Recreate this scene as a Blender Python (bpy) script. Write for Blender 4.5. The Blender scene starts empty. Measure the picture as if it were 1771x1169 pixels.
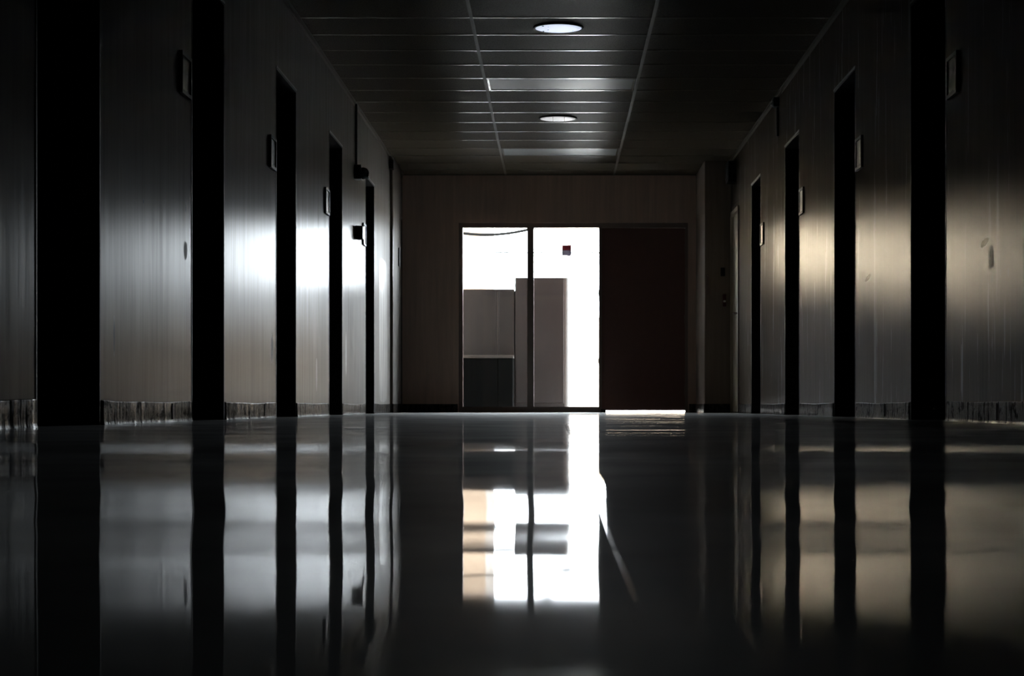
import bpy, bmesh, math, random
from mathutils import Vector, Matrix
random.seed(7)
S = bpy.context.scene
C = S.collection
PI = math.pi

# ------------------------------------------------------------------ camera
F = 3415.0                      # focal length in pixels of the 1771 px wide frame
VX, VY, CH = 962.0, 702.0, 0.072
cam_d = bpy.data.cameras.new('camera')
cam = bpy.data.objects.new('camera', cam_d); C.objects.link(cam)
cam.location = (0, 0, CH); cam.rotation_euler = (PI/2, 0, 0)
cam_d.sensor_width = 36; cam_d.sensor_fit = 'HORIZONTAL'
cam_d.lens = 36 * F / 1771
cam_d.shift_x = -(VX - 885.5) / 1771
cam_d.shift_y = (VY - 584.5) / 1771
cam_d.clip_start = 0.02; cam_d.clip_end = 600
cam_d.dof.use_dof = True; cam_d.dof.focus_distance = 9.5; cam_d.dof.aperture_fstop = 18
S.camera = cam

# ------------------------------------------------------------------ sky and exposure
SKY = 40.0
world = bpy.data.worlds.new('sky'); S.world = world; world.use_nodes = True
wn = world.node_tree; bg = wn.nodes['Background']
bg.inputs['Color'].default_value = (0.88, 0.945, 1.0, 1); bg.inputs['Strength'].default_value = SKY
sun_d = bpy.data.lights.new('sun', 'SUN'); sun_d.energy = 70; sun_d.angle = .009; sun_d.color = (1.0, .93, .82)
sun = bpy.data.objects.new('sun', sun_d); C.objects.link(sun); sun.rotation_euler = (math.radians(52), 0, math.radians(-24))
S.view_settings.view_transform = 'Standard'; S.view_settings.look = 'None'
S.view_settings.gamma = 1; S.view_settings.exposure = 0.0; S.view_settings.use_curve_mapping = False
# sampling portal over the glazed screen: gives off no light, only steers daylight sampling through the real opening
pd = bpy.data.lights.new('window_daylight_portal', 'AREA'); pd.shape = 'RECTANGLE'; pd.size = 1.54; pd.size_y = 2.03
pd.cycles.is_portal = True
po = bpy.data.objects.new('window_daylight_portal', pd); C.objects.link(po)
po.location = (-.286, 22.40, 1.07); po.rotation_euler = (-PI/2, 0, 0)
cy = S.cycles
cy.max_bounces = 8; cy.diffuse_bounces = 4; cy.glossy_bounces = 6; cy.transparent_max_bounces = 16
cy.sample_clamp_indirect = 12.0

# ------------------------------------------------------------------ dimensions (metres)
XL, XR = -1.735, 1.855          # corridor side walls
ZC = 2.672                      # ceiling
YE = 22.25                      # end wall
YB = -2.0                       # wall behind the camera
WT = 0.34                       # depth of the door recesses
HEAD = 2.172
CX = 0.04                       # centre line of the ceiling grid

# ------------------------------------------------------------------ materials
class NT:
    def __init__(s, name):
        s.m = bpy.data.materials.new(name); s.m.use_nodes = True
        s.t = s.m.node_tree; s.b = s.t.nodes['Principled BSDF']; s.out = s.t.nodes['Material Output']
    def n(s, kind, **kw):
        q = s.t.nodes.new(kind)
        for k, v in kw.items():
            if k in q.inputs.keys() if hasattr(q.inputs, 'keys') else False: q.inputs[k].default_value = v
            else: setattr(q, k, v)
        return q
    def l(s, a, b): s.t.links.new(a, b)
    def coord(s, scale=(1, 1, 1), loc=(0, 0, 0)):
        c = s.n('ShaderNodeTexCoord'); m = s.n('ShaderNodeMapping')
        m.inputs['Scale'].default_value = scale; m.inputs['Location'].default_value = loc
        s.l(c.outputs['Object'], m.inputs['Vector']); return m.outputs['Vector']
    def noise(s, vec, scale, detail=3, rough=0.5, dist=0.0):
        q = s.n('ShaderNodeTexNoise'); q.inputs['Scale'].default_value = scale
        q.inputs['Detail'].default_value = detail; q.inputs['Roughness'].default_value = rough
        q.inputs['Distortion'].default_value = dist
        s.l(vec, q.inputs['Vector']); return q.outputs['Fac']
    def ramp(s, fac, a, b, p0=0.0, p1=1.0):
        r = s.n('ShaderNodeMapRange'); r.inputs['From Min'].default_value = p0; r.inputs['From Max'].default_value = p1
        r.inputs['To Min'].default_value = a; r.inputs['To Max'].default_value = b
        s.l(fac, r.inputs['Value']); return r.outputs['Result']
    def mixc(s, fac, a, b, blend='MIX'):
        q = s.n('ShaderNodeMix'); q.data_type = 'RGBA'; q.blend_type = blend
        for i, v in ((0, fac), (6, a), (7, b)):
            if hasattr(v, 'links'): s.l(v, q.inputs[i])
            elif i: q.inputs[i].default_value = (*v, 1)
            else: q.inputs[i].default_value = v
        return q.outputs[2]
    def math(s, op, a, b=0.0):
        q = s.n('ShaderNodeMath'); q.operation = op
        for i, v in ((0, a), (1, b)):
            if hasattr(v, 'links'): s.l(v, q.inputs[i])
            else: q.inputs[i].default_value = v
        return q.outputs[0]
    def bump(s, h, strength, dist):
        q = s.n('ShaderNodeBump'); q.inputs['Strength'].default_value = strength
        q.inputs['Distance'].default_value = dist
        s.l(h, q.inputs['Height']); s.l(q.outputs['Normal'], s.b.inputs['Normal']); return q
    def set(s, **kw):
        for k, v in kw.items():
            i = s.b.inputs[k.replace('_', ' ')]
            if hasattr(v, 'links'): s.l(v, i)
            elif isinstance(v, tuple): i.default_value = (*v, 1)
            else: i.default_value = v

def gloss_paint(t, base, rough, ior, normal=None, gain=1.0, wide=None, cap=1.0):
    d = t.n('ShaderNodeBsdfDiffuse'); g = t.n('ShaderNodeBsdfGlossy'); g.distribution = 'BECKMANN'
    fr = t.n('ShaderNodeFresnel'); fr.inputs['IOR'].default_value = ior; mx = t.n('ShaderNodeMixShader')
    for v, i in ((base, d.inputs['Color']), (rough, g.inputs['Roughness'])):
        if hasattr(v, 'links'): t.l(v, i)
        else: i.default_value = v
    g.inputs['Color'].default_value = (1, 1, 1, 1)
    gout = g.outputs[0]; lobes = [d, g, fr]
    if wide:
        w2 = t.n('ShaderNodeBsdfGlossy'); w2.distribution = 'GGX'; w2.inputs['Color'].default_value = (1, 1, 1, 1)
        w2.inputs['Roughness'].default_value = wide[1]; q = t.n('ShaderNodeMixShader'); q.inputs[0].default_value = wide[0]
        t.l(g.outputs[0], q.inputs[1]); t.l(w2.outputs[0], q.inputs[2]); gout = q.outputs[0]; lobes.append(w2)
    if normal:
        for q in lobes: t.l(normal, q.inputs['Normal'])
    t.l(t.math('MULTIPLY', t.math('MINIMUM', fr.outputs[0], cap), gain), mx.inputs[0]); t.l(d.outputs[0], mx.inputs[1]); t.l(gout, mx.inputs[2])
    t.l(mx.outputs[0], t.out.inputs['Surface']); return mx

def plain(name, col, rough=0.5, metal=0.0, spec=0.5, var=0.08, scale=14):
    t = NT(name); f = t.noise(t.coord(), scale)
    a = tuple(c * (1 - var) for c in col); b = tuple(min(1, c * (1 + var)) for c in col)
    t.set(Base_Color=t.mixc(f, a, b), Roughness=t.ramp(f, rough * 0.9, min(1, rough * 1.1)), Metallic=metal)
    t.b.inputs['Specular IOR Level'].default_value = spec
    return t.m

def wall_paint(name, col, r0, r1, marks=(), ior=1.5, gain=.17, wide=(.55, .43)):
    t = NT(name)
    streak = t.noise(t.coord((5, 5, 0.42)), 2.2, 5, 0.60, 0.5)
    fine = t.noise(t.coord((34, 34, 1.6)), 1.0, 4, .6)
    cloud = t.noise(t.coord(), 1.7, 4)
    f = t.math('ADD', t.math('MULTIPLY', streak, 0.6), t.math('MULTIPLY', fine, 0.4))
    base = t.mixc(t.ramp(f, 0, 1, .35, .65), tuple(c * .86 for c in col), tuple(min(1, c * 1.1) for c in col))
    base = t.mixc(t.ramp(cloud, 0, .35, .45, .7), base, tuple(c * .78 for c in col))
    rough = t.ramp(f, r0, r1, .33, .67)
    crd = t.n('ShaderNodeTexCoord'); sx = t.n('ShaderNodeSeparateXYZ'); t.l(crd.outputs['Object'], sx.inputs[0])
    wob = t.noise(t.coord(), 26, 3)
    for (y, z, ry, rz, tilt, mc, mr) in marks:      # scuffs and stains at their own places on the paint
        dy = t.math('SUBTRACT', sx.outputs['Y'], y); dz = t.math('SUBTRACT', sx.outputs['Z'], z)
        u = t.math('ADD', t.math('MULTIPLY', dy, math.cos(tilt) / ry), t.math('MULTIPLY', dz, math.sin(tilt) / ry))
        v = t.math('ADD', t.math('MULTIPLY', dy, -math.sin(tilt) / rz), t.math('MULTIPLY', dz, math.cos(tilt) / rz))
        d = t.math('ADD', t.math('MULTIPLY', u, u), t.math('MULTIPLY', v, v))
        d = t.math('ADD', d, t.math('MULTIPLY', wob, 0.9))
        k = t.ramp(d, 1, 0, .75, 1.35)
        base = t.mixc(k, base, mc)
        q = t.n('ShaderNodeMix'); q.data_type = 'FLOAT'
        t.l(k, q.inputs[0]); t.l(rough, q.inputs[2]); q.inputs[3].default_value = mr; rough = q.outputs[0]
    bp = t.bump(streak, 0.012, 0.004)
    gloss_paint(t, base, rough, ior, bp.outputs['Normal'], t.math('MULTIPLY', t.ramp(f, .72, 1.28, .35, .65), gain), wide)
    return t.m

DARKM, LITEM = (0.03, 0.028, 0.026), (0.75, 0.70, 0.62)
M = {}
M['wall_l'] = wall_paint('left_wall_gloss_paint', (0.16, 0.135, 0.11), 0.205, 0.255, gain=.32, wide=(.50, .42),
    marks=[(9.24, .80, .055, .05, 0.3, DARKM, .8), (8.3, .93, .018, .012, 0, DARKM, .7), (9.25, 1.0, .015, .03, 0, DARKM, .7),
           (7.75, .34, .02, .09, 0, DARKM, .6), (12.05, .42, .07, .10, 0, (.2, .18, .16), .5), (14.3, .3, .05, .13, 0, (.2, .18, .16), .5),
           (16.3, .5, .05, .2, 0, (.22, .2, .18), .5), (13.9, 1.83, .03, .02, 0, DARKM, .7)])
M['wall_r'] = wall_paint('right_wall_gloss_paint', (0.10, 0.077, 0.056), 0.235, 0.285, gain=.24, wide=(.15, .36),  # same paint as the left wall, toned darker for its weaker light
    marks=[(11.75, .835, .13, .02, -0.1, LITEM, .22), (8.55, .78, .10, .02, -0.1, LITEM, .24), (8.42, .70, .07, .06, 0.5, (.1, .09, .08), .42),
           (8.1, .62, .006, .02, 0, DARKM, .7), (8.25, .625, .006, .02, 0, DARKM, .7), (8.4, .615, .007, .03, 0, DARKM, .7)])
M['wall_e'] = wall_paint('end_wall_paint', (0.72, 0.52, 0.42), 0.5, 0.62)
M['pilaster'] = wall_paint('pilaster_paint', (0.34, 0.27, 0.22), 0.45, 0.6)
M['facade'] = plain('outside_dimming_render', (0.16, 0.13, 0.115), 0.8)
M['frame'] = plain('shade_dark_frame_paint', (0.018, 0.015, 0.013), 0.55, spec=0.3)  # near black puts the recess shade into the jamb colour
M['leaf'] = plain('shade_dark_leaf_paint', (0.022, 0.017, 0.015), 0.5, spec=0.3)  # leaf coloured almost black for the shadow inside the recess
M['edge'] = plain('frame_edge_steel', (0.20, 0.18, 0.16), 0.4, spec=0.4)
M['steel'] = plain('brushed_steel', (0.5, 0.49, 0.47), 0.35, metal=1.0)
M['endframe'] = plain('end_frame_paint', (0.26, 0.20, 0.175), 0.5, spec=.2)
M['maroon'] = plain('maroon_door_paint', (0.22, 0.12, 0.10), 0.6, spec=0.1)
M['paledoor'] = wall_paint('pale_door_paint', (0.55, 0.47, 0.36), 0.3, 0.42)
M['black'] = plain('black_plastic', (0.012, 0.012, 0.012), 0.45)
M['red'] = plain('dark_red_plastic', (0.10, 0.012, 0.010), 0.45)
M['signframe'] = plain('sign_frame_dark', (0.03, 0.027, 0.024), 0.5)
M['signface'] = plain('sign_face_acrylic', (0.85, 0.83, 0.78), 0.4, spec=.25)
M['guard'] = plain('corner_guard_vinyl', (0.42, 0.40, 0.37), 0.33)
M['angle'] = plain('dull_wall_angle', (0.17, 0.14, 0.11), 0.55, spec=.1)
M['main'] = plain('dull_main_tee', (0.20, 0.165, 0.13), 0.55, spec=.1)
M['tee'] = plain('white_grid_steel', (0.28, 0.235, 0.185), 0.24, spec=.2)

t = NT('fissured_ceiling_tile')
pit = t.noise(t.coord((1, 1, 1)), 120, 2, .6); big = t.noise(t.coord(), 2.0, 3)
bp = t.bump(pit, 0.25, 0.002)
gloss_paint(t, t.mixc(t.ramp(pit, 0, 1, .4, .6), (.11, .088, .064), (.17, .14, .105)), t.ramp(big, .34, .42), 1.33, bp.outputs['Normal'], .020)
M['tile'] = t.m

t = NT('prismatic_lens')
pr = t.noise(t.coord((1, 1, 1)), 3.0, 2)
gloss_paint(t, t.mixc(pr, (.35, .35, .33), (.42, .42, .40)), t.ramp(pr, .30, .40), 1.49, None, .10)
M['lens'] = t.m

def glow(name, col, strength):
    t = NT(name); f = t.noise(t.coord(), 9, 2)
    t.set(Base_Color=(0.25, 0.25, 0.25), Roughness=0.45, Emission_Color=t.mixc(f, tuple(c * .93 for c in col), col), Emission_Strength=strength)
    return t.m
M['glow1'] = glow('lit_round_diffuser', (.74, .82, 1.0), 0.88)
M['glow2'] = glow('dim_round_diffuser', (.82, .80, .82), 0.55)

# polished sheet flooring: dull body under a worn glossy wax coat
t = NT('polished_sheet_floor')
vec = t.coord()
mot = t.noise(vec, 5, 5, .6); spk = t.noise(vec, 55, 3, .6); wear = t.noise(t.coord((1.6, .45, 1)), 1.3, 4, .6)
col = t.mixc(t.ramp(mot, 0, 1, .35, .68), (.12, .142, .148), (.20, .222, .226))
t.set(Base_Color=col, Roughness=t.ramp(wear, .02, .04, .35, .7))
bp = t.bump(t.math('ADD', t.noise(vec, 2.6, 3), t.math('MULTIPLY', spk, .02)), 0.05, 0.004)
m2 = gloss_paint(t, col, t.ramp(spk, .28, .38, .35, .65), 1.45, bp.outputs['Normal'], 1.0, (1.0, .68), .62)
mx = t.n('ShaderNodeMixShader'); t.l(t.ramp(t.noise(t.coord((1.2, 1.0, 1)), 2.2, 4, .6), .42, .66, .36, .66), mx.inputs[0])
t.l(t.b.outputs[0], mx.inputs[1]); t.l(m2.outputs[0], mx.inputs[2]); t.l(mx.outputs[0], t.out.inputs['Surface'])
M['floor'] = t.m

# grubby glossy vinyl cove base
t = NT('grubby_cove_base')
st = t.noise(t.coord((11, 11, 1.6)), 2.4, 4, .65); blot = t.noise(t.coord((1, 1, 1.8)), 11, 4, .65)
k = t.math('MULTIPLY', t.ramp(st, 0, 1, .36, .56), t.ramp(blot, .15, 1, .36, .52))
bp = t.bump(t.math('ADD', st, t.math('MULTIPLY', blot, .8)), 0.5, 0.006)
gloss_paint(t, t.mixc(k, (.012, .011, .010), (.09, .08, .07)), t.ramp(k, .45, .20), 1.5, bp.outputs['Normal'], t.ramp(k, .008, .24))
M['base'] = t.m

t = NT('clear_window_glass')
tr = t.n('ShaderNodeBsdfTransparent'); gl = t.n('ShaderNodeBsdfGlossy'); gl.inputs['Roughness'].default_value = 0.03
dirt = t.noise(t.coord(), 6, 4); tint = t.mixc(dirt, (.93, .95, .95), (.98, .98, .98))
t.l(tint, tr.inputs['Color'])
fr = t.n('ShaderNodeFresnel'); fr.inputs['IOR'].default_value = 1.45
mx = t.n('ShaderNodeMixShader'); t.l(fr.outputs[0], mx.inputs[0]); t.l(tr.outputs[0], mx.inputs[1]); t.l(gl.outputs[0], mx.inputs[2])
t.l(mx.outputs[0], t.out.inputs['Surface']); M['glass'] = t.m

def paper(name, col, trans):
    t = NT(name); d = t.n('ShaderNodeBsdfDiffuse'); q = t.n('ShaderNodeBsdfTranslucent'); mx = t.n('ShaderNodeMixShader')
    c = t.mixc(t.noise(t.coord(), 60), tuple(v * .85 for v in col), col)
    t.l(c, d.inputs['Color']); t.l(c, q.inputs['Color']); mx.inputs[0].default_value = trans
    t.l(d.outputs[0], mx.inputs[1]); t.l(q.outputs[0], mx.inputs[2]); t.l(mx.outputs[0], t.out.inputs['Surface']); return t.m
M['stick_red'] = paper('backlit_red_print', (.30, .10, .11), .3)
M['stick_grey'] = paper('backlit_grey_print', (.27, .25, .29), .45)

def metal_board(name, a, b, rough):
    t = NT(name); st = t.noise(t.coord((6, 6, .5)), 2, 4)
    t.set(Base_Color=t.mixc(st, a, b), Roughness=rough); return t.m
M['cab'] = metal_board('weathered_taupe_enamel', (.018, .0155, .0135), (.025, .0215, .019), .5)
M['cab2'] = metal_board('worn_brown_enamel', (.024, .0195, .0175), (.032, .0265, .024), .5)
M['cabdark'] = plain('dark_seam', (.03, .027, .025), .6)
M['char'] = plain('charcoal_cabinet', (.003, .0035, .0035), .8, spec=.05)
M['slab'] = plain('pale_cabinet_top', (.075, .066, .057), .5)
M['peach'] = plain('peach_render', (.06, .041, .026), .85, var=.04)
M['cream'] = plain('cream_render', (.86, .70, .50), .85, var=.04)
M['brown_dimmer'] = plain('brown_render', (.05, .038, .028), .85)
M['sand'] = plain('sand_coloured_wall', (.22, .18, .14), .85, var=.06)
M['roofing'] = plain('grey_roofing', (.2, .2, .2), .8)
M['paving'] = plain('pale_concrete_paving', (.46, .45, .43), .8, scale=4)
M['pole'] = plain('weathered_pole_timber', (.12, .10, .08), .8)
M['cable'] = plain('black_cable', (.0015, .0015, .0015), .9, spec=.02)

# ------------------------------------------------------------------ builders
def box(bm, x0, x1, y0, y1, z0, z1):
    v = [bm.verts.new(p) for p in ((x0,y0,z0),(x1,y0,z0),(x1,y1,z0),(x0,y1,z0),(x0,y0,z1),(x1,y0,z1),(x1,y1,z1),(x0,y1,z1))]
    for f in ((3,2,1,0),(4,5,6,7),(0,1,5,4),(1,2,6,5),(2,3,7,6),(3,0,4,7)): bm.faces.new([v[i] for i in f])
def boxes(*bs):
    bm = bmesh.new()
    for b in bs: box(bm, *b)
    return bm
def bevel(bm, w, seg=2):
    bmesh.ops.bevel(bm, geom=bm.edges[:], offset=w, segments=seg, affect='EDGES', profile=0.6); return bm
def cyl(bm, p0, p1, r0, r1=None, n=16):
    r1 = r0 if r1 is None else r1
    p0, p1 = Vector(p0), Vector(p1); d = (p1 - p0).normalized()
    u = d.orthogonal().normalized(); w = d.cross(u)
    A = [bm.verts.new(p0 + r0 * (u * math.cos(2*PI*i/n) + w * math.sin(2*PI*i/n))) for i in range(n)]
    B = [bm.verts.new(p1 + r1 * (u * math.cos(2*PI*i/n) + w * math.sin(2*PI*i/n))) for i in range(n)]
    for i in range(n): bm.faces.new((A[i], A[(i+1) % n], B[(i+1) % n], B[i]))
    bm.faces.new(A[::-1]); bm.faces.new(B)
def lathe(bm, prof, origin, axis, n=24):
    o = Vector(origin); d = Vector(axis).normalized(); u = d.orthogonal().normalized(); w = d.cross(u); rings = []
    for (r, h) in prof:
        rings.append([bm.verts.new(o + d * h + r * (u * math.cos(2*PI*i/n) + w * math.sin(2*PI*i/n))) for i in range(n)])
    for a, b in zip(rings, rings[1:]):
        for i in range(n): bm.faces.new((a[i], a[(i+1) % n], b[(i+1) % n], b[i]))
    bm.faces.new(rings[0][::-1]); bm.faces.new(rings[-1])
def mesh(name, bm, mat, smooth=False):
    bmesh.ops.recalc_face_normals(bm, faces=bm.faces[:])
    me = bpy.data.meshes.new(name); bm.to_mesh(me); bm.free(); me.materials.append(mat)
    if smooth:
        for p in me.polygons: p.use_smooth = True
    return me
def obj(name, bm, mat, parent=None, smooth=False, label=None, kind=None):
    me = bm if isinstance(bm, bpy.types.Mesh) else mesh(name, bm, mat, smooth)
    o = bpy.data.objects.new(name, me); C.objects.link(o)
    if parent:
        o.parent = parent; o.matrix_parent_inverse = Matrix.Translation(-parent.location)
        g = parent.parent
        if g: o.matrix_parent_inverse = Matrix.Identity(4)
    if label: o['label'] = label
    if kind: o['kind'] = kind
    return o
def thing(name, label, cat, loc, group=None):
    o = bpy.data.objects.new(name, None); C.objects.link(o); o.location = loc; o.empty_display_size = .1
    o['label'] = label; o['category'] = cat
    if group: o['group'] = group
    return o
def tag(o, label, cat, group=None):
    o['label'] = label; o['category'] = cat
    if group: o['group'] = group
    return o
def struct(name, label, cat, bm=None, mat=None, loc=(0, 0, 0), smooth=False):
    o = obj(name, bm, mat, smooth=smooth) if bm else thing(name, label, cat, loc)
    o['kind'] = 'structure'; o['label'] = label; o['category'] = cat
    return o

# ------------------------------------------------------------------ floor: one polished sheet floor with slow waves and a welded seam
# slow undulation of the old floor along the corridor: (distance m, height mm)
FLOOR_Z = [(0.40, -3.64), (0.45, -3.64), (0.50, -3.64), (0.55, -3.64), (0.60, -3.64), (0.62, -3.64), (0.64, -3.64), (0.66, -3.64), (0.68, -3.64),
(0.70, -3.64), (0.72, -3.64), (0.74, -3.65), (0.76, -3.66), (0.78, -3.66), (0.80, -3.65), (0.82, -3.63), (0.84, -3.61), (0.86, -3.57), (0.88, -3.54),
(0.90, -3.51), (0.92, -3.48), (0.94, -3.46), (0.96, -3.46), (0.98, -3.47), (1.00, -3.53), (1.02, -3.62), (1.04, -3.72), (1.06, -3.81), (1.08, -3.85),
(1.10, -3.88), (1.12, -3.88), (1.14, -3.86), (1.16, -3.83), (1.18, -3.80), (1.20, -3.76), (1.22, -3.73), (1.24, -3.70), (1.26, -3.66), (1.28, -3.61),
(1.30, -3.49), (1.32, -3.33), (1.34, -3.12), (1.36, -2.88), (1.38, -2.62), (1.40, -2.34), (1.42, -2.03), (1.44, -1.70), (1.46, -1.35), (1.48, -1.01),
(1.50, -0.68), (1.52, -0.37), (1.54, -0.07), (1.56, 0.23), (1.58, 0.52), (1.60, 0.80), (1.62, 1.05), (1.64, 1.30), (1.66, 1.54), (1.68, 1.76), (1.70,
1.96), (1.72, 2.16), (1.74, 2.34), (1.76, 2.49), (1.78, 2.60), (1.80, 2.66), (1.82, 2.69), (1.84, 2.70), (1.86, 2.69), (1.88, 2.67), (1.90, 2.62),
(1.92, 2.54), (1.94, 2.45), (1.96, 2.33), (1.98, 2.20), (2.00, 2.05), (2.02, 1.90), (2.04, 1.75), (2.06, 1.60), (2.08, 1.45), (2.10, 1.30), (2.12,
1.15), (2.14, 1.00), (2.16, 0.85), (2.18, 0.70), (2.20, 0.55), (2.24, 0.25), (2.28, -0.05), (2.32, -0.35), (2.36, -0.65), (2.40, -0.95), (2.44,
-1.25), (2.48, -1.55), (2.52, -1.85), (2.56, -2.15), (2.60, -2.45), (2.64, -2.75), (2.68, -3.05), (2.72, -3.35), (2.76, -3.62), (2.80, -3.86), (2.84,
-4.07), (2.88, -4.25), (2.92, -4.39), (2.96, -4.51), (3.00, -4.59), (3.04, -4.64), (3.08, -4.65), (3.12, -4.56), (3.16, -4.34), (3.20, -3.95), (3.24,
-3.45), (3.28, -2.75), (3.32, -1.81), (3.36, -0.87), (3.40, 0.07), (3.44, 1.01), (3.48, 1.95), (3.52, 2.73), (3.56, 3.38), (3.60, 3.89), (3.64, 4.24),
(3.68, 4.44), (3.72, 4.52), (3.76, 4.51), (3.80, 4.49), (3.84, 4.45), (3.88, 4.40), (3.92, 4.34), (3.96, 4.28), (4.00, 4.21), (4.04, 4.15), (4.08,
4.09), (4.12, 4.02), (4.16, 3.96), (4.20, 3.89), (4.24, 3.83), (4.28, 3.77), (4.32, 3.70), (4.36, 3.64), (4.40, 3.57), (4.60, 3.25), (4.80, 2.93),
(5.00, 2.61), (5.20, 2.29), (5.40, 1.97), (5.60, 1.65), (5.80, 1.33), (6.00, 1.02), (6.20, 0.75), (6.40, 0.52), (6.60, 0.34), (6.80, 0.19), (7.00,
0.09), (7.20, 0.03), (7.40, 0.00), (7.60, 0.00), (7.80, 0.00), (8.00, 0.00)]
def undulation(y):
    if y <= FLOOR_Z[0][0]: return FLOOR_Z[0][1] / 1000
    if y >= FLOOR_Z[-1][0]: return 0.0
    for (a, p), (b, q) in zip(FLOOR_Z, FLOOR_Z[1:]):
        if a <= y < b: return (p + (q - p) * (y - a) / (b - a)) / 1000
ys = [-2.0, -1.0, 0.0, .3]
while ys[-1] < YE + .3:
    y = ys[-1]; ys.append(y + (.02 if y < 4.5 else .05 if y < 11 else .1))
xs = [XL - .5 + i * .1 for i in range(8)] + [-1.0 + .03 * i for i in range(67)] + [1.06 + .1 * i for i in range(14)]
SEAM0, SEAM1 = .031, .0435
xs = sorted([x for x in xs if not (.015 < x < .06)] + [.018, SEAM0 - .0012, SEAM0, (SEAM0 + SEAM1) / 2, SEAM1, SEAM1 + .0012, .058])
hs = [undulation(y) for y in ys]
def wave(x, y):
    a = .00011 * math.sin(11.5 * y + 1.3 * x) + .00010 * math.sin(19 * y - 2.1 * x + 1) + .00022 * math.sin(3.6 * x + 9.0 * y) \
        + .00035 * math.sin(5.5 * y + .8 * x + 2) + .0003 * math.sin(2.3 * x + 3.1 * y)
    return a * min(1, max(.08, (y - 1) / 3)) + .0002 * math.sin(30 * x + 3 * y) * math.sin(8 * y) * max(0, 1 - abs(y - 1.5) / 1.3)
bm = bmesh.new(); grid = []
for i, y in enumerate(ys):
    row = []
    for x in xs:
        z = hs[i] + wave(x, y)
        row.append(bm.verts.new((x, y, z)))
    grid.append(row)
for a, b in zip(grid, grid[1:]):
    for k in range(len(xs) - 1): bm.faces.new((a[k], a[k+1], b[k+1], b[k]))
floor = struct('floor', 'dark polished sheet floor of the corridor mirroring the window', 'floor', bm, M['floor'], smooth=True)

bm = bmesh.new(); pr = None
for i, y in enumerate(ys):
    if y < .3: continue
    zz = [hs[i] + wave(x, y) for x in (SEAM0, SEAM1)]
    cu = [bm.verts.new((SEAM0, y, zz[0] - .0005)), bm.verts.new((SEAM0, y, zz[0] + .0002)), bm.verts.new((SEAM1, y, zz[1] + .0006)), bm.verts.new((SEAM1, y, zz[1] - .0005))]
    if pr:
        for k in range(3): bm.faces.new((pr[k], pr[k+1], cu[k+1], cu[k]))
    pr = cu
obj('welded_seam', bm, M['floor'], floor, label='narrow raised seam between the two floor sheets')

# ------------------------------------------------------------------ side walls with door recesses
L_OPEN = [(.95, 1.87), (3.76, 4.68), (6.58, 7.51), (9.39, 10.31), (12.22, 13.16), (15.07, 16.0), (17.95, 18.81), (21.74, 22.2)]
R_OPEN = [(.95, 1.87), (3.76, 4.68), (6.58, 7.51), (9.39, 10.33), (12.23, 13.17), (15.05, 16.0), (17.9, 18.75), (20.05, 20.92)]
def side_wall(name, label, x, sgn, opens, mat):
    bs = []; y = YB
    xa, xb = sorted((x, x + sgn * WT))
    for (a, b) in opens:
        bs.append((xa, xb, y, a, -.05, ZC + .1)); bs.append((xa, xb, a, b, HEAD, ZC + .1)); y = b
    bs.append((xa, xb, y, YE + .02, -.05, ZC + .1))
    c, d = sorted((x + sgn * WT, x + sgn * (WT + .2)))
    bs.append((c, d, YB, YE + .02, -.05, ZC + .1))
    return struct(name, label, 'wall', boxes(*bs), mat)
side_wall('wall_left', 'left glossy painted wall with a row of dark door recesses', XL, -1, L_OPEN, M['wall_l'])
side_wall('wall_right', 'right glossy painted wall with a row of dark door recesses', XR, 1, R_OPEN, M['wall_r'])
struct('wall_back', 'plain wall closing the corridor behind the viewer', 'wall', boxes((XL - .6, XR + .6, YB - .2, YB, -.05, ZC + .3)), M['wall_e'])

# end wall, wider than the corridor as a facade; opening for the glazed screen and door
OX0, OX1, OZ = -1.10, 1.487, 2.137
struct('wall_end', 'dim brown end wall around the window and door', 'wall',
       boxes((-7, OX0, YE, YE + .24, -.05, 3.3), (OX1, 7, YE, YE + .24, -.05, 3.3), (OX0, OX1, YE, YE + .24, OZ, 3.3)), M['wall_e'])
struct('facade', 'unseen dark layer added outside the end wall to cut bounce light', 'wall',
       boxes((-7, OX0, YE + .24, YE + .27, -.05, 3.3), (OX1, 7, YE + .24, YE + .27, -.05, 3.3), (OX0, OX1, YE + .24, YE + .27, OZ, 3.3)), M['facade'])  # thin dark layer added so less light bounces onto the cabinets
struct('roof', 'flat roof slab above the corridor ceiling', 'roof', boxes((XL - .6, XR + .6, YB - .2, YE + .24, ZC + .12, ZC + .35)), M['roofing'])
struct('pavement', 'pale concrete ground outside the window', 'pavement', boxes((-60, 60, YE + .1, 140, -.3, -.012)), M['paving'])

struct('blocker', 'flat canopy added unseen to shade the yard cabinets', 'blocker', boxes((-5, 5, YE + .27, YE + 2.6, 2.95, 3.15)), M['facade'])  # unseen slab, added to keep daylight off the cabinets
# pilasters
struct('pilaster', 'square painted pilaster in the right far corner', 'pilaster', bevel(boxes((1.575, XR + .05, 20.96, YE + .02, -.03, ZC + .02)), .008), M['pilaster'])
struct('pilaster', 'shallow painted pilaster on the left wall near its far corner', 'pilaster', bevel(boxes((XL - .05, XL + .03, 20.62, 21.74, -.03, ZC + .02)), .02, 3), M['wall_l'])

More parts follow.
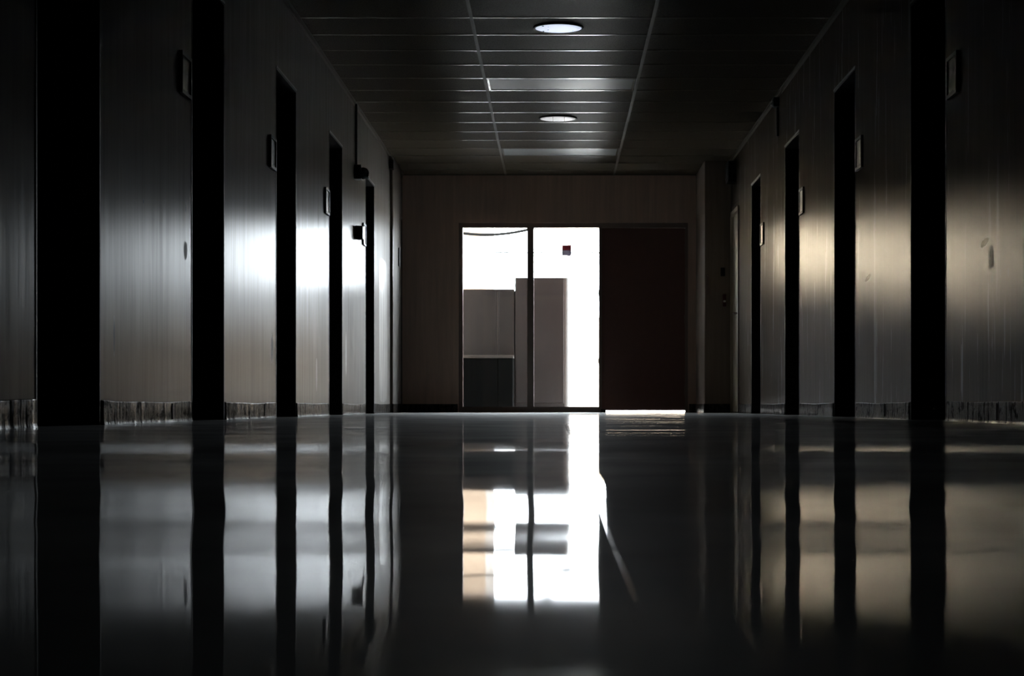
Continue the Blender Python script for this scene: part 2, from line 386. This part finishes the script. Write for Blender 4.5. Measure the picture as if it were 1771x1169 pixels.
# ------------------------------------------------------------------ cove baseboards, one strip for each wall panel
def cove(x, sgn, y0, y1, sag, top=.094, ends=(True, True)):
    prof = [(.0005, top), (.0030, top - .0008), (.0036, top - .004), (.0034, .035), (.0038, .014), (.0055, .005), (.0085, -.004), (.009, -.02), (.0, -.02)]
    bm = bmesh.new(); rings = []; n = max(6, int((y1 - y0) / .06))
    for i in range(n + 1):
        k = i / n; y = y0 + (y1 - y0) * k
        dz = -sag * math.sin(PI * k) * 1.0 + .0012 * math.sin(7 * y) ; dx = .0010 * math.sin(9.5 * y + 1) + .0008 * math.sin(23 * y)
        rings.append([bm.verts.new((x - sgn * (px + (dx if 0 < j < 7 else 0)), y, pz + (dz if pz > .03 else dz * .4 if pz > 0 else 0))) for j, (px, pz) in enumerate(prof)])
    for a, b in zip(rings, rings[1:]):
        for j in range(len(prof) - 1): bm.faces.new((a[j], a[j+1], b[j+1], b[j]))
    bm.faces.new(rings[0]); bm.faces.new(rings[-1][::-1])
    return bm
for side, x, sgn, opens in (('left', XL, -1, L_OPEN), ('right', XR, 1, R_OPEN)):
    y = YB; k = 0
    for (a, b) in opens + [(None, None)]:
        e = a if a is not None else YE
        if side == 'right' and a is None: e = 20.955
        if side == 'left' and a == 21.74: e = 20.62
        if e - y > .1:
            o = struct('baseboard_' + side, 'grubby vinyl base strip along the %s wall, section %s' % (side, ('behind the viewer', 'beside the viewer', 'out of view nearby', 'nearest in view', 'second in view', 'third in view', 'fourth in view', 'fifth in view', 'farthest')[min(k, 8)]), 'baseboard',
                       cove(x, sgn, y, e, .005 if k % 2 else .006), M['base'], smooth=True)
            # vertical joints where lengths of base meet
            if k >= 3 and e - y > 1.2:
                yj = y + (e - y) * (.74 if side == 'left' else .42)
                xa, xb = sorted((x - sgn * .001, x - sgn * .0068))
                obj('joint', boxes((xa, xb, yj, yj + .006, .012, .083)), M['black'], o)
        if b is None: break
        y = b; k += 1
def flat_base(name, label, bs): struct(name, label, 'baseboard', bevel(boxes(*bs), .002, 1), M['base'])
flat_base('baseboard_end', 'dark base strip on the end wall left of the window', [(XL, OX0 - .01, YE - .008, YE + .01, -.02, .094)])
flat_base('baseboard_end', 'dark base strip on the end wall right of the door', [(OX1 + .01, 1.575, YE - .008, YE + .01, -.02, .094)])
flat_base('baseboard_end', 'dark base strip round the right corner pilaster', [(1.567, XR, 20.952, 20.97, -.02, .094), (1.567, 1.58, 20.952, YE, -.02, .094)])
flat_base('baseboard_left', 'dark base strip on the shallow left pilaster', [(XL + .02, XL + .037, 20.61, 21.74, -.02, .094)])

# ------------------------------------------------------------------ dark doors in the recesses
def recess_door(idx, label, x, sgn, a, b):
    d = struct('door_%d' % idx, label, 'door', loc=(x + sgn * WT, (a + b) / 2, 0))
    xa, xb = sorted((x - sgn * .002, x + sgn * WT))
    t_ = .014
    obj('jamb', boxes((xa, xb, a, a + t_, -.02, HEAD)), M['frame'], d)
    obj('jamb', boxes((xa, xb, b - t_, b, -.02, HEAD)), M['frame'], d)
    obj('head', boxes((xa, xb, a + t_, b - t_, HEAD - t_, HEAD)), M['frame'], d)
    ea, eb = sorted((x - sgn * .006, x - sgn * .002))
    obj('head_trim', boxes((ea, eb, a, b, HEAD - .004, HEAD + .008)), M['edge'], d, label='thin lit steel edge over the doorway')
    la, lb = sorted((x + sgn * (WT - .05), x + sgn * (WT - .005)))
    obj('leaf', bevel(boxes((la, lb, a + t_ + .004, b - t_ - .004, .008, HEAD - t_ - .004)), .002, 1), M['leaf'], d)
    bm = bmesh.new(); hx = x + sgn * (WT - .05); hy = b - .12
    cyl(bm, (hx, hy, 1.0), (hx - sgn * .05, hy, 1.0), .011); cyl(bm, (hx - sgn * .045, hy + .01, 1.0), (hx - sgn * .045, hy - .11, 1.0), .009)
    cyl(bm, (hx, hy, 1.0), (hx - sgn * .006, hy, 1.0), .026)
    obj('lever_handle', bm, M['steel'], d, smooth=False)
n = 1
LW = ['behind the viewer', 'beside the viewer', 'nearest in view', 'second in view', 'third in view', 'fourth in view', 'fifth in view', 'narrow, in the far corner']
for (a, b), w in zip(L_OPEN, LW): recess_door(n, 'black recessed doorway in the left wall, ' + w, XL, -1, a, b); n += 1
RW = ['behind the viewer', 'beside the viewer', 'just out of view', 'nearest in view', 'second in view', 'third in view', 'fourth in view']
for (a, b), w in zip(R_OPEN[:-1], RW): recess_door(n, 'black recessed doorway in the right wall, ' + w, XR, 1, a, b); n += 1
# pale flush door at the far end of the right wall
a, b = R_OPEN[-1]
d = struct('door_%d' % n, 'pale painted door nearly flush in the right wall beside the pilaster', 'door', loc=(XR, (a + b) / 2, 0)); n += 1
obj('leaf', bevel(boxes((XR + .012, XR + .055, a + .05, b - .05, .01, HEAD - .11)), .003, 1), M['paledoor'], d)
obj('jamb', boxes((XR - .012, XR + .07, a - .005, a + .045, -.02, HEAD - .10)), M['endframe'], d)
obj('jamb', boxes((XR - .012, XR + .07, b - .045, b, -.02, HEAD - .10)), M['paledoor'], d)
obj('head', boxes((XR - .012, XR + .07, a + .045, b - .045, HEAD - .105, HEAD - .06)), M['paledoor'], d)
obj('overpanel', boxes((XR + .002, XR + .07, a, b, HEAD - .06, HEAD)), M['wall_r'], d)
bm = bmesh.new(); cyl(bm, (XR + .012, a + .14, 1.02), (XR - .04, a + .14, 1.02), .011); cyl(bm, (XR - .035, a + .13, 1.02), (XR - .035, a + .25, 1.02), .009)
obj('lever_handle', bm, M['endframe'], d)

# ------------------------------------------------------------------ glazed screen and maroon door in the end wall
w = struct('window_1', 'two-pane glazed screen in the end wall with bright daylight behind', 'window', loc=((OX0 + .5) / 2, YE + .08, 0))
FY0, FY1 = YE + .03, YE + .13
obj('frame', boxes((OX0, -1.055, FY0, FY1, -.02, OZ), (-1.055, .482, FY0, FY1, 2.085, OZ), (.482, .515, FY0, YE + .0495, -.02, OZ), (.482, .502, YE + .0495, FY1, -.02, OZ)), M['endframe'], w)
obj('mullion', boxes((-.327, -.253, FY0 - .01, FY1, .06, 2.085)), M['endframe'], w)
obj('bottom_rail', boxes((-1.055, .482, FY0 - .01, FY1, -.02, .063)), M['endframe'], w)
obj('pane', boxes((-1.055, -.327, YE + .075, YE + .081, .063, 2.085)), M['glass'], w)
obj('pane', boxes((-.253, .482, YE + .075, YE + .081, .063, 2.085)), M['glass'], w)
for z in (.58, 1.35):
    obj('latch_keeper', boxes((.474, .486, FY0 - .004, FY0 + .03, z - .03, z + .03)), M['endframe'], w)
d = struct('door_%d' % n, 'dark maroon solid door in the end wall with light under it', 'door', loc=(1.0, YE + .08, 0)); n += 1
obj('leaf', bevel(boxes((.505, 1.462, YE + .05, YE + .095, .022, 2.0815)), .003, 1), M['maroon'], d)
obj('jamb', boxes((1.453, OX1, FY0, YE + .0495, -.02, OZ), (1.466, OX1, YE + .0495, FY1, -.02, OZ)), M['endframe'], d)
obj('head', boxes((.515, 1.453, FY0, FY1, 2.083, OZ)), M['endframe'], d)
bm = boxes((.50, .56, YE + .02, YE + .052, .0, .035)); bevel(bm, .006)
obj('door_stop', bm, M['black'], d)
for z in (.25, 1.05, 1.85):
    bm = bmesh.new(); cyl(bm, (1.452, YE + .045, z - .05), (1.452, YE + .045, z + .05), .008, n=10); obj('hinge', bm, M['endframe'], d)

# torn notice stuck to the right pane
st = thing('window_sticker', 'small torn red and grey notice stuck on the right window pane', 'sticker', (.117, YE + .07, 1.76))
SY = YE + .0742
obj('printed_band', boxes((.066, .170, SY - .0006, SY, 1.832, 1.892)), M['stick_red'], st, label='dark red upper band')
bm = bmesh.new(); top = []; bot = []; top2 = []; bot2 = []
for i in range(13):
    k = i / 12; x = .066 + .104 * k; zb = 1.772 + .006 * math.sin(k * 6.0 + .4) - .008 * (1 - k) ** 3
    top.append(bm.verts.new((x, SY - .0005, 1.832))); bot.append(bm.verts.new((x, SY - .0005, zb)))
    top2.append(bm.verts.new((x, SY, 1.832))); bot2.append(bm.verts.new((x, SY, zb)))
for i in range(12):
    bm.faces.new((top[i], bot[i], bot[i+1], top[i+1])); bm.faces.new((top2[i+1], bot2[i+1], bot2[i], top2[i])); bm.faces.new((bot[i], bot2[i], bot2[i+1], bot[i+1]))
obj('paper', bm, M['stick_grey'], st, label='grey paper with a ragged lower edge')

# ------------------------------------------------------------------ suspended ceiling
c = struct('ceiling', 'suspended ceiling of dull tiles in a metal grid', 'ceiling', loc=(CX, 10, ZC))
Y0R, PITCH = 15.68, .61
rows = [Y0R + PITCH * k for k in range(-29, 11)]
COLS = [(XL, CX - .61), (CX - .61, CX + .61), (CX + .61, XR)]
LIGHT_ROWS, ROUND_ROWS = (0, 7), (-4 + 0, 3)
def tile_mesh(x0, x1, depth, sag):
    bm = bmesh.new(); nx, ny = 10, 8; g = []
    for j in range(ny + 1):
        r = []
        for i in range(nx + 1):
            u, v = i / nx, j / ny
            s = sag * (1 - (2*u - 1) ** 4) * (1 - (2*v - 1) ** 2)
            r.append(bm.verts.new((x0 + .004 + (x1 - x0 - .008) * u, .004 + (depth - .008) * v, .0045 - s)))
        g.append(r)
    for a, b in zip(g, g[1:]):
        for i in range(nx): bm.faces.new((a[i], b[i], b[i+1], a[i+1]))
    me = mesh('ceiling_tile', bm, M['tile'], True)
    return me
tile_me = [[tile_mesh(a, b, PITCH, s) for s in (.005, .0065, .0035)] for a, b in COLS]
tee_me = [mesh('cross_tee', boxes((a + (.012 if i else .0), b - (.012 if i < 2 else 0), -.012, .012, 0, .0035), (a + .012, b - .012, -.002, .002, .0035, .03)), M['tee']) for i, (a, b) in enumerate(COLS)]
def put(me, name, y):
    o = bpy.data.objects.new(name, me); C.objects.link(o); o.parent = c
    o.matrix_parent_inverse = Matrix.Translation(-c.location); o.location = (0, y, ZC); return o
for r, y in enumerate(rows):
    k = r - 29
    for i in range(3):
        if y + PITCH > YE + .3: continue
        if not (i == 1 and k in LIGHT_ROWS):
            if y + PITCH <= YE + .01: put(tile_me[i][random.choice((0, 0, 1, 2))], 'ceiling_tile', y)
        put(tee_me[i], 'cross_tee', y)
ylast = max(y for y in rows if y + PITCH <= YE + .01) + PITCH
for i, (a, b) in enumerate(COLS):
    obj('ceiling_tile', boxes((a + .004, b - .004, ylast + .004, YE, ZC + .0045, ZC + .02)), M['tile'], c)
obj('ceiling_tile', boxes((XL, XR, YB, rows[0] - .004, ZC + .0045, ZC + .02)), M['tile'], c)
for x in (CX - .61, CX + .61):
    obj('main_tee', boxes((x - .012, x + .012, YB, YE, ZC - .001, ZC + .0035), (x - .002, x + .002, YB, YE, ZC + .0035, ZC + .035)), M['main'], c)
obj('wall_angle', boxes((XL - .001, XL + .022, YB, YE, ZC - .002, ZC + .003), (XL - .001, XL + .003, YB, YE, ZC - .032, ZC - .002)), M['angle'], c)
obj('wall_angle', boxes((XR - .022, XR + .001, YB, YE, ZC - .002, ZC + .003), (XR - .003, XR + .001, YB, YE, ZC - .032, ZC - .002)), M['angle'], c)
obj('wall_angle', boxes((XL, XR, YE - .022, YE + .001, ZC - .003, ZC + .003)), M['angle'], c)

# fluorescent panels set in the grid
for k, lab in zip(LIGHT_ROWS, ('unlit rectangular ceiling panel light with a bright reflection at its near edge', 'unlit rectangular ceiling panel light farthest down the corridor')):
    y = Y0R + PITCH * k
    L = thing('ceiling_panel_light', lab, 'ceiling light', (CX, y + PITCH / 2, ZC + .006), 'rectangular panel lights')
    xa, xb = CX - .592, CX + .592
    obj('door_frame', boxes((xa, xb, y + .014, y + .03, ZC - .001, ZC + .012), (xa, xb, y + PITCH - .03, y + PITCH - .014, ZC - .001, ZC + .012),
        (xa, xa + .016, y + .03, y + PITCH - .03, ZC - .001, ZC + .012), (xb - .016, xb, y + .03, y + PITCH - .03, ZC - .001, ZC + .012)), M['tee'], L)
    bm = bmesh.new(); g = []
    for j in range(17):
        v = j / 16; rr = []
        for i in range(13):
            u = i / 12; s = .008 * (1 - (2*v - 1) ** 2) * (1 - (2*u - 1) ** 4)
            rr.append(bm.verts.new((xa + .016 + (xb - xa - .032) * u, y + .03 + (PITCH - .06) * v, ZC + .004 - s)))
        g.append(rr)
    for p, q in zip(g, g[1:]):
        for i in range(12): bm.faces.new((p[i], q[i], q[i+1], p[i+1]))
    obj('lens', bm, M['lens'], L, smooth=True)
    obj('housing', boxes((xa, xb, y + .014, y + PITCH - .014, ZC + .02, ZC + .09)), M['tee'], L)
# round lights
for k, lab, gm in zip(ROUND_ROWS, ('lit round ceiling light with dead insects in its diffuser, nearest the viewer', 'dim round ceiling light between the two rectangular panel lights'), ('glow1', 'glow2')):
    y = Y0R + PITCH * (k + .5); z = ZC - .003
    L = thing('round_ceiling_light', lab, 'ceiling light', (CX - .025, y, z), 'round ceiling lights')
    x = CX - .025
    bm = bmesh.new(); lathe(bm, [(.172, .004), (.174, -.004), (.168, -.010), (.160, -.010), (.158, -.004), (.158, .004)], (x, y, z), (0, 0, 1), 40)
    obj('trim_ring', bm, M['frame'], L, smooth=False)  # dark colour stands for the ring's unlit near side
    bm = bmesh.new(); lathe(bm, [(.157, .003), (.158, -.008), (.120, -.0112), (.06, -.0125), (.001, -.013)], (x, y, z), (0, 0, 1), 40)
    df = obj('diffuser', bm, M[gm], L, smooth=True)
    if gm == 'glow1':
        for (dx, dy, s) in ((-.105, -.10, .009), (-.103, .086, .008), (-.07, .03, .008), (.10, .06, .004), (-.07, -.07, .004), (.03, -.02, .003)):
            bm = bmesh.new(); bmesh.ops.create_icosphere(bm, subdivisions=1, radius=s)
            bmesh.ops.scale(bm, vec=(.9, 1.5, .35), verts=bm.verts); bmesh.ops.translate(bm, vec=(x + dx, y + dy, z - .0115), verts=bm.verts)
            obj('dead_insect', bm, M['black'], L)
    else:
        for dx in (-.045, .06):
            obj('diffuser_rib', boxes((x + dx - .003, x + dx + .003, y - .13, y + .13, z - .0135, z - .008)), M['tee'], L)

# ------------------------------------------------------------------ room signs by the doorways
def room_sign(x, sgn, y1, label):
    z0, z1 = 1.515, 1.71; y0 = y1 - .235
    s = thing('room_sign', label, 'sign', (x, (y0 + y1) / 2, z0), 'room signs beside the doorways')
    xa, xb = sorted((x, x - sgn * .016)); wf = .018
    bm = boxes((xa, xb, y0, y0 + wf, z0, z1), (xa, xb, y1 - wf, y1, z0, z1), (xa, xb, y0 + wf, y1 - wf, z0, z0 + wf), (xa, xb, y0 + wf, y1 - wf, z1 - wf, z1))
    obj('sign_frame', bm, M['signframe'], s)
    xa, xb = sorted((x, x - sgn * .009))
    obj('sign_face', boxes((xa, xb, y0 + wf, y1 - wf, z0 + wf, z1 - wf)), M['signface'], s)
for (a, b), w in zip(L_OPEN[3:7], ('nearest on the left wall', 'second nearest on the left wall', 'third on the left wall', 'farthest on the left, beside the black box')):
    room_sign(XL, -1, a - .07, 'blank framed room sign, ' + w)
for (a, b), w in zip(R_OPEN[3:7], ('nearest on the right wall', 'second nearest on the right wall', 'third on the right wall', 'farthest on the right wall')):
    room_sign(XR, 1, a - .07, 'blank framed room sign, ' + w)

# ------------------------------------------------------------------ fittings on the left wall
# alarm beacon hung on a conduit
ya = 17.0
A = thing('alarm_beacon', 'black wall alarm beacon with glinting lens above the left doorway', 'alarm', (XL, ya, 2.02))
obj('backbox', bevel(boxes((XL, XL + .062, ya - .06, ya + .06, 2.02, 2.145)), .008), M['black'], A)
bm = bmesh.new(); lathe(bm, [(.052, 0), (.054, .012), (.050, .03), (.040, .048), (.022, .060), (.002, .064)], (XL + .06, ya, 2.075), (1, 0, 0), 10)
obj('faceted_lens', bm, plain('smoked_lens', (.02, .02, .022), .08, spec=.8), A)
bm = bmesh.new(); lathe(bm, [(.006, 0), (.015, .004), (.016, .018), (.009, .027), (.001, .029)], (XL + .095, ya + .03, 2.045), (1, .5, -.3), 12)
obj('glint_bead', bm, M['steel'], A, smooth=True)  # steel bead added for a glint beside the lens
bm = bmesh.new(); cyl(bm, (XL + .013, ya, 2.14), (XL + .013, ya, ZC - .002), .011, n=12)
cd = tag(obj('conduit', bm, M['black'], smooth=True), 'thin black conduit dropping from the ceiling to the alarm beacon', 'conduit')
# small black box beside the fourth sign
B = thing('dispenser_box', 'small black wall box beside the farthest left room sign', 'wall box', (XL, 17.1, 1.52))
obj('housing', bevel(boxes((XL, XL + .066, 17.03, 17.15, 1.515, 1.628)), .007), M['black'], B)
obj('nozzle', bevel(boxes((XL + .02, XL + .045, 17.05, 17.09, 1.508, 1.517)), .002, 1), M['steel'], B)
# added bulge in the wall surface, shaped to catch a tall highlight
bm = bmesh.new(); g = []; nu, nv = 16, 24
for i in range(nu + 1):
    u = i / nu; g.append([])
    for j in range(nv + 1):
        v = j / nv; dx = .020 * math.sin(PI * u) ** 1.5 * math.sin(PI * v) ** .7
        g[-1].append(bm.verts.new((XL - .0008 + dx, 19.3 + 1.0 * u, .10 + 1.45 * v)))
for p, q in zip(g, g[1:]):
    for j in range(nv): bm.faces.new((p[j], p[j+1], q[j+1], q[j]))
struct('highlight_bulge', 'added wall bulge shaped to catch a tall highlight on the far left wall', 'wall bulge', bm, M['wall_l'], smooth=True)
# small hanging speaker under the ceiling near the far left corner
K = thing('wall_speaker', 'small brown wall speaker hung under the ceiling in the far left corner', 'speaker', (XL, 20.52, 2.53))
obj('housing', bevel(boxes((XL, XL + .05, 20.46, 20.58, 2.53, 2.63)), .012), plain('brown_plastic', (.03, .024, .018), .6), K)
obj('bracket', boxes((XL + .002, XL + .014, 20.51, 20.53, 2.62, ZC - .003)), M['black'], K)
obj('switch_plate', bevel(boxes((XL + .03, XL + .044, 21.3, 21.40, 1.58, 1.78)), .004, 1), M['signframe'])
tag(bpy.data.objects['switch_plate'], 'dark switch plate on the shallow left pilaster', 'switch')

# ------------------------------------------------------------------ fittings on the right wall and pilaster
J = thing('junction_box', 'small dark junction box high on the right wall under the ceiling', 'junction box', (XR, 16.45, 2.56))
obj('box_body', bevel(boxes((XR - .05, XR, 16.40, 16.50, 2.56, 2.64)), .006), M['black'], J)
bm = bmesh.new(); lathe(bm, [(.016, 0), (.015, .010), (.009, .017), (.001, .019)], (XR - .05, 16.46, 2.585), (-1, .4, -.2), 12)
obj('glint_stud', bm, M['steel'], J, smooth=True)  # small steel stud that supplies a glint, gives no light
bm = bmesh.new(); cyl(bm, (XR - .012, 16.45, 2.32), (XR - .012, 16.45, 2.565), .010, n=12)
obj('cable_drop', bm, M['black'], J, smooth=True)
B = thing('wall_speaker', 'dark square wall speaker high on the right wall above the pale door', 'speaker', (XR, 20.5, 2.385))
obj('housing', bevel(boxes((XR - .085, XR, 20.36, 20.62, 2.385, 2.6)), .008), M['black'], B)
obj('grille', bevel(boxes((XR - .092, XR - .083, 20.39, 20.59, 2.41, 2.575)), .003, 1), M['signframe'], B)
P = thing('fire_alarm_call_point', 'dark red fire alarm call point on the right corner pilaster', 'fire alarm', (1.79, 20.96, 1.13))
obj('case', bevel(boxes((1.765, 1.80, 20.905, 20.962, 1.125, 1.255)), .006), M['red'], P)
obj('pull_bar', bevel(boxes((1.770, 1.795, 20.895, 20.908, 1.17, 1.19)), .002, 1), M['signface'], P)
Q = thing('light_switch', 'small black switch on the right corner pilaster above the fire alarm', 'switch', (1.77, 20.96, 1.45))
obj('plate', bevel(boxes((1.745, 1.79, 20.948, 20.962, 1.45, 1.54)), .004, 1), M['black'], Q)
obj('rocker', bevel(boxes((1.757, 1.778, 20.942, 20.950, 1.475, 1.515)), .002, 1), M['frame'], Q)
S2 = thing('notice_plate', 'faint dark upright plate on the edge of the right corner pilaster', 'plate', (1.60, 20.96, 1.25))
obj('plate', bevel(boxes((1.59, 1.625, 20.952, 20.962, 1.25, 1.47)), .003, 1), M['endframe'], S2)
obj('screw', bevel(boxes((1.603, 1.611, 20.949, 20.953, 1.448, 1.456)), .001, 1), M['steel'], S2)

# ------------------------------------------------------------------ outside the window
# low double-door metal cupboard
CY = 23.25; sc = CY / F
def wx(px, y): return (px - VX) * y / F
def wz(py, y): return CH + (VY - py) * y / F
A = thing('metal_cupboard', 'taupe double-door metal cupboard outside behind the left pane', 'cabinet', (-.95, CY + 1.5, 0))
x0, x1, zt = -1.42, wx(889.5, CY), wz(500, CY)
xs0, xs1 = wx(858.5, CY), wx(862.5, CY)
obj('carcass', boxes((x0, x1, CY + .022, CY + 3.0, 0, zt)), M['cab'], A)  # unseen depth stretched back to block light towards the right wall
obj('door', bevel(boxes((x0 + .004, xs0, CY, CY + .02, .05, zt - .004)), .004, 1), M['cab'], A)
obj('door', bevel(boxes((xs1, x1 - .003, CY, CY + .02, .05, zt - .010)), .004, 1), M['cab'], A)
obj('meeting_strip', boxes((xs0 + .007, xs1 - .007, CY + .006, CY + .022, .05, zt - .03)), M['slab'], A)
# tall cabinet
T = thing('tall_metal_cabinet', 'tall brown metal cabinet with a rounded edge coloured as if lit, outside behind the mullion', 'cabinet', (-.2, CY + 1.6, 0))
x0, x1, zt = wx(890.5, CY), wx(985, CY), wz(480, CY)
bm = bmesh.new(); pts = [(x0, CY + .02), (x1 - .075, CY + .02)]
for i in range(7):
    a = -PI/2 + (PI/2) * i / 6; pts.append((x1 - .075 + .075 * math.cos(a), CY + .095 + .075 * math.sin(a)))
pts += [(x1, CY + 3.2), (x0, CY + 3.2)]  # body drawn out behind so it keeps light off the lower right wall
lo = [bm.verts.new((x, y, 0)) for x, y in pts]; hi = [bm.verts.new((x, y, zt)) for x, y in pts]
for i in range(len(pts)): bm.faces.new((lo[i], lo[(i+1) % len(pts)], hi[(i+1) % len(pts)], hi[i]))
bm.faces.new(lo[::-1]); bm.faces.new(hi)
obj('body', bm, M['slab'], T)  # paler body colour puts the side light into the rounded edge
obj('door', bevel(boxes((x0 + .012, x1 - .068, CY - .004, CY + .02, wz(697, CY), zt - .003)), .005, 2), M['cab2'], T)
obj('plinth', boxes((x0 + .005, x1 - .06, CY + .004, CY + .02, 0, wz(698.5, CY))), M['cab'], T)
# low charcoal cabinet in front
LY = 22.86
D = thing('low_charcoal_cabinet', 'low charcoal cabinet with a paler top outside the left pane', 'cabinet', (-.85, LY + .15, 0))
x0, x1, zt = -1.3, wx(888, LY), wz(614, LY)
obj('body', boxes((x0, x1 - .006, LY + .02, LY + .32, .045, zt - .036)), M['char'], D)
xm = wx(861, LY)
obj('door', bevel(boxes((x0, xm - .004, LY, LY + .02, .045, zt - .04)), .003, 1), M['char'], D)
obj('door', bevel(boxes((xm + .004, x1 - .008, LY, LY + .02, .045, zt - .04)), .003, 1), M['char'], D)
obj('top', bevel(boxes((x0, x1, LY - .012, LY + .33, zt - .036, zt)), .005, 2), M['slab'], D)
for fx in (x0 + .03, xm, x1 - .05):
    obj('foot', bevel(boxes((fx - .014, fx + .014, LY + .02, LY + .05, -.012, .046)), .003, 1), M['steel'], D)

# peach building across the yard
BY = 58.0; bx1 = wx(840, BY)
H = thing('peach_building', 'pale peach building across the yard behind the left pane', 'building', (-14, BY, 0))
obj('wall', boxes((-30, -6.2, BY, BY + 8, -.1, 7.2)), M['cream'], H)  # unseen cream part, kept bright for the band on the right wall
obj('dimming_bay', boxes((-6.2, -2.85, BY - .03, BY + 8, -.1, 7.2)), M['brown_dimmer'], H, label='brown middle part added to dim the right wall')  # unseen bay, added to darken the right wall's near reflection
obj('end_bay', boxes((-2.85, bx1, BY - .02, BY + 8, -.1, 7.2)), M['peach'], H, label='darker peach end bay')
obj('roof', boxes((-30.4, bx1 + .12, BY - .3, BY + 8.3, 7.2, 7.5)), M['roofing'], H)
for i in range(6):
    xw = -27.5 + i * 4.2
    f = obj('window', boxes((xw, xw + 1.6, BY - .07, BY + .02, 3.4, 4.9)), M['slab'], H)
    obj('window_pane', boxes((xw + .08, xw + 1.52, BY - .08, BY - .06, 3.48, 4.82)), M['char'], H)
# low sand coloured boundary wall on the right of the yard
GY = 76.0; gt = wz(545, GY)
G = thing('boundary_wall', 'sand coloured boundary wall far across the yard behind the right pane', 'boundary wall', (18, GY, -.012))
obj('wall', boxes((bx1 + .4, 45, GY, GY + .3, -.1, gt - .1)), M['sand'], G)
obj('coping', boxes((bx1 + .4, 45, GY - .06, GY + .36, gt - .1, gt)), M['paving'], G)
# poles and cables
PY, QY = 40.0, 70.0
for x, y, h, lab in ((-6.0, PY, 7.2, 'weathered timber pole behind the left wall carrying the thick cable'), (3.2, PY, 7.2, 'weathered timber pole behind the maroon door carrying the thick cable'),
                  (-9.0, QY, 6.4, 'far timber pole behind the peach building carrying the thin cable'), (9.0, QY, 6.4, 'far timber pole on the right carrying the thin cable')):
    bm = bmesh.new(); cyl(bm, (x, y, -.05), (x, y, h), .13, .09, 14)
    pl = thing('utility_pole', lab, 'pole', (x, y, -.012), 'utility poles'); obj('shaft', bm, M['pole'], pl, smooth=True)
    obj('crossarm', boxes((x - .5, x + .5, y - .16, y - .10, h - .5, h - .38)), M['pole'], pl)
def cable(name, x0, x1, y, fn, r, label):
    bm = bmesh.new(); N = 60; rings = []
    for i in range(N + 1):
        x = x0 + (x1 - x0) * i / N; z = fn(x)
        rings.append([bm.verts.new((x, y + r * math.cos(2*PI*j/8), z + r * math.sin(2*PI*j/8))) for j in range(8)])
    for p, q in zip(rings, rings[1:]):
        for j in range(8): bm.faces.new((p[j], p[(j+1) % 8], q[(j+1) % 8], q[j]))
    bm.faces.new(rings[0]); bm.faces.new(rings[-1][::-1])
    tag(obj(name, bm, M['cable'], smooth=True), label, 'cable')
zc1 = wz(406, PY)
cable('overhead_cable', -5.88, 3.08, PY, lambda x: zc1 + .145 * (x + 1.42) ** 2, .029, 'thick sagging cable outside near the top of the left pane')
zc2 = wz(437, QY)
cable('overhead_cable', -8.88, 8.88, QY, lambda x: zc2 + .0008 * x * x, .026, 'thin level cable outside crossing the right pane behind the sticker')
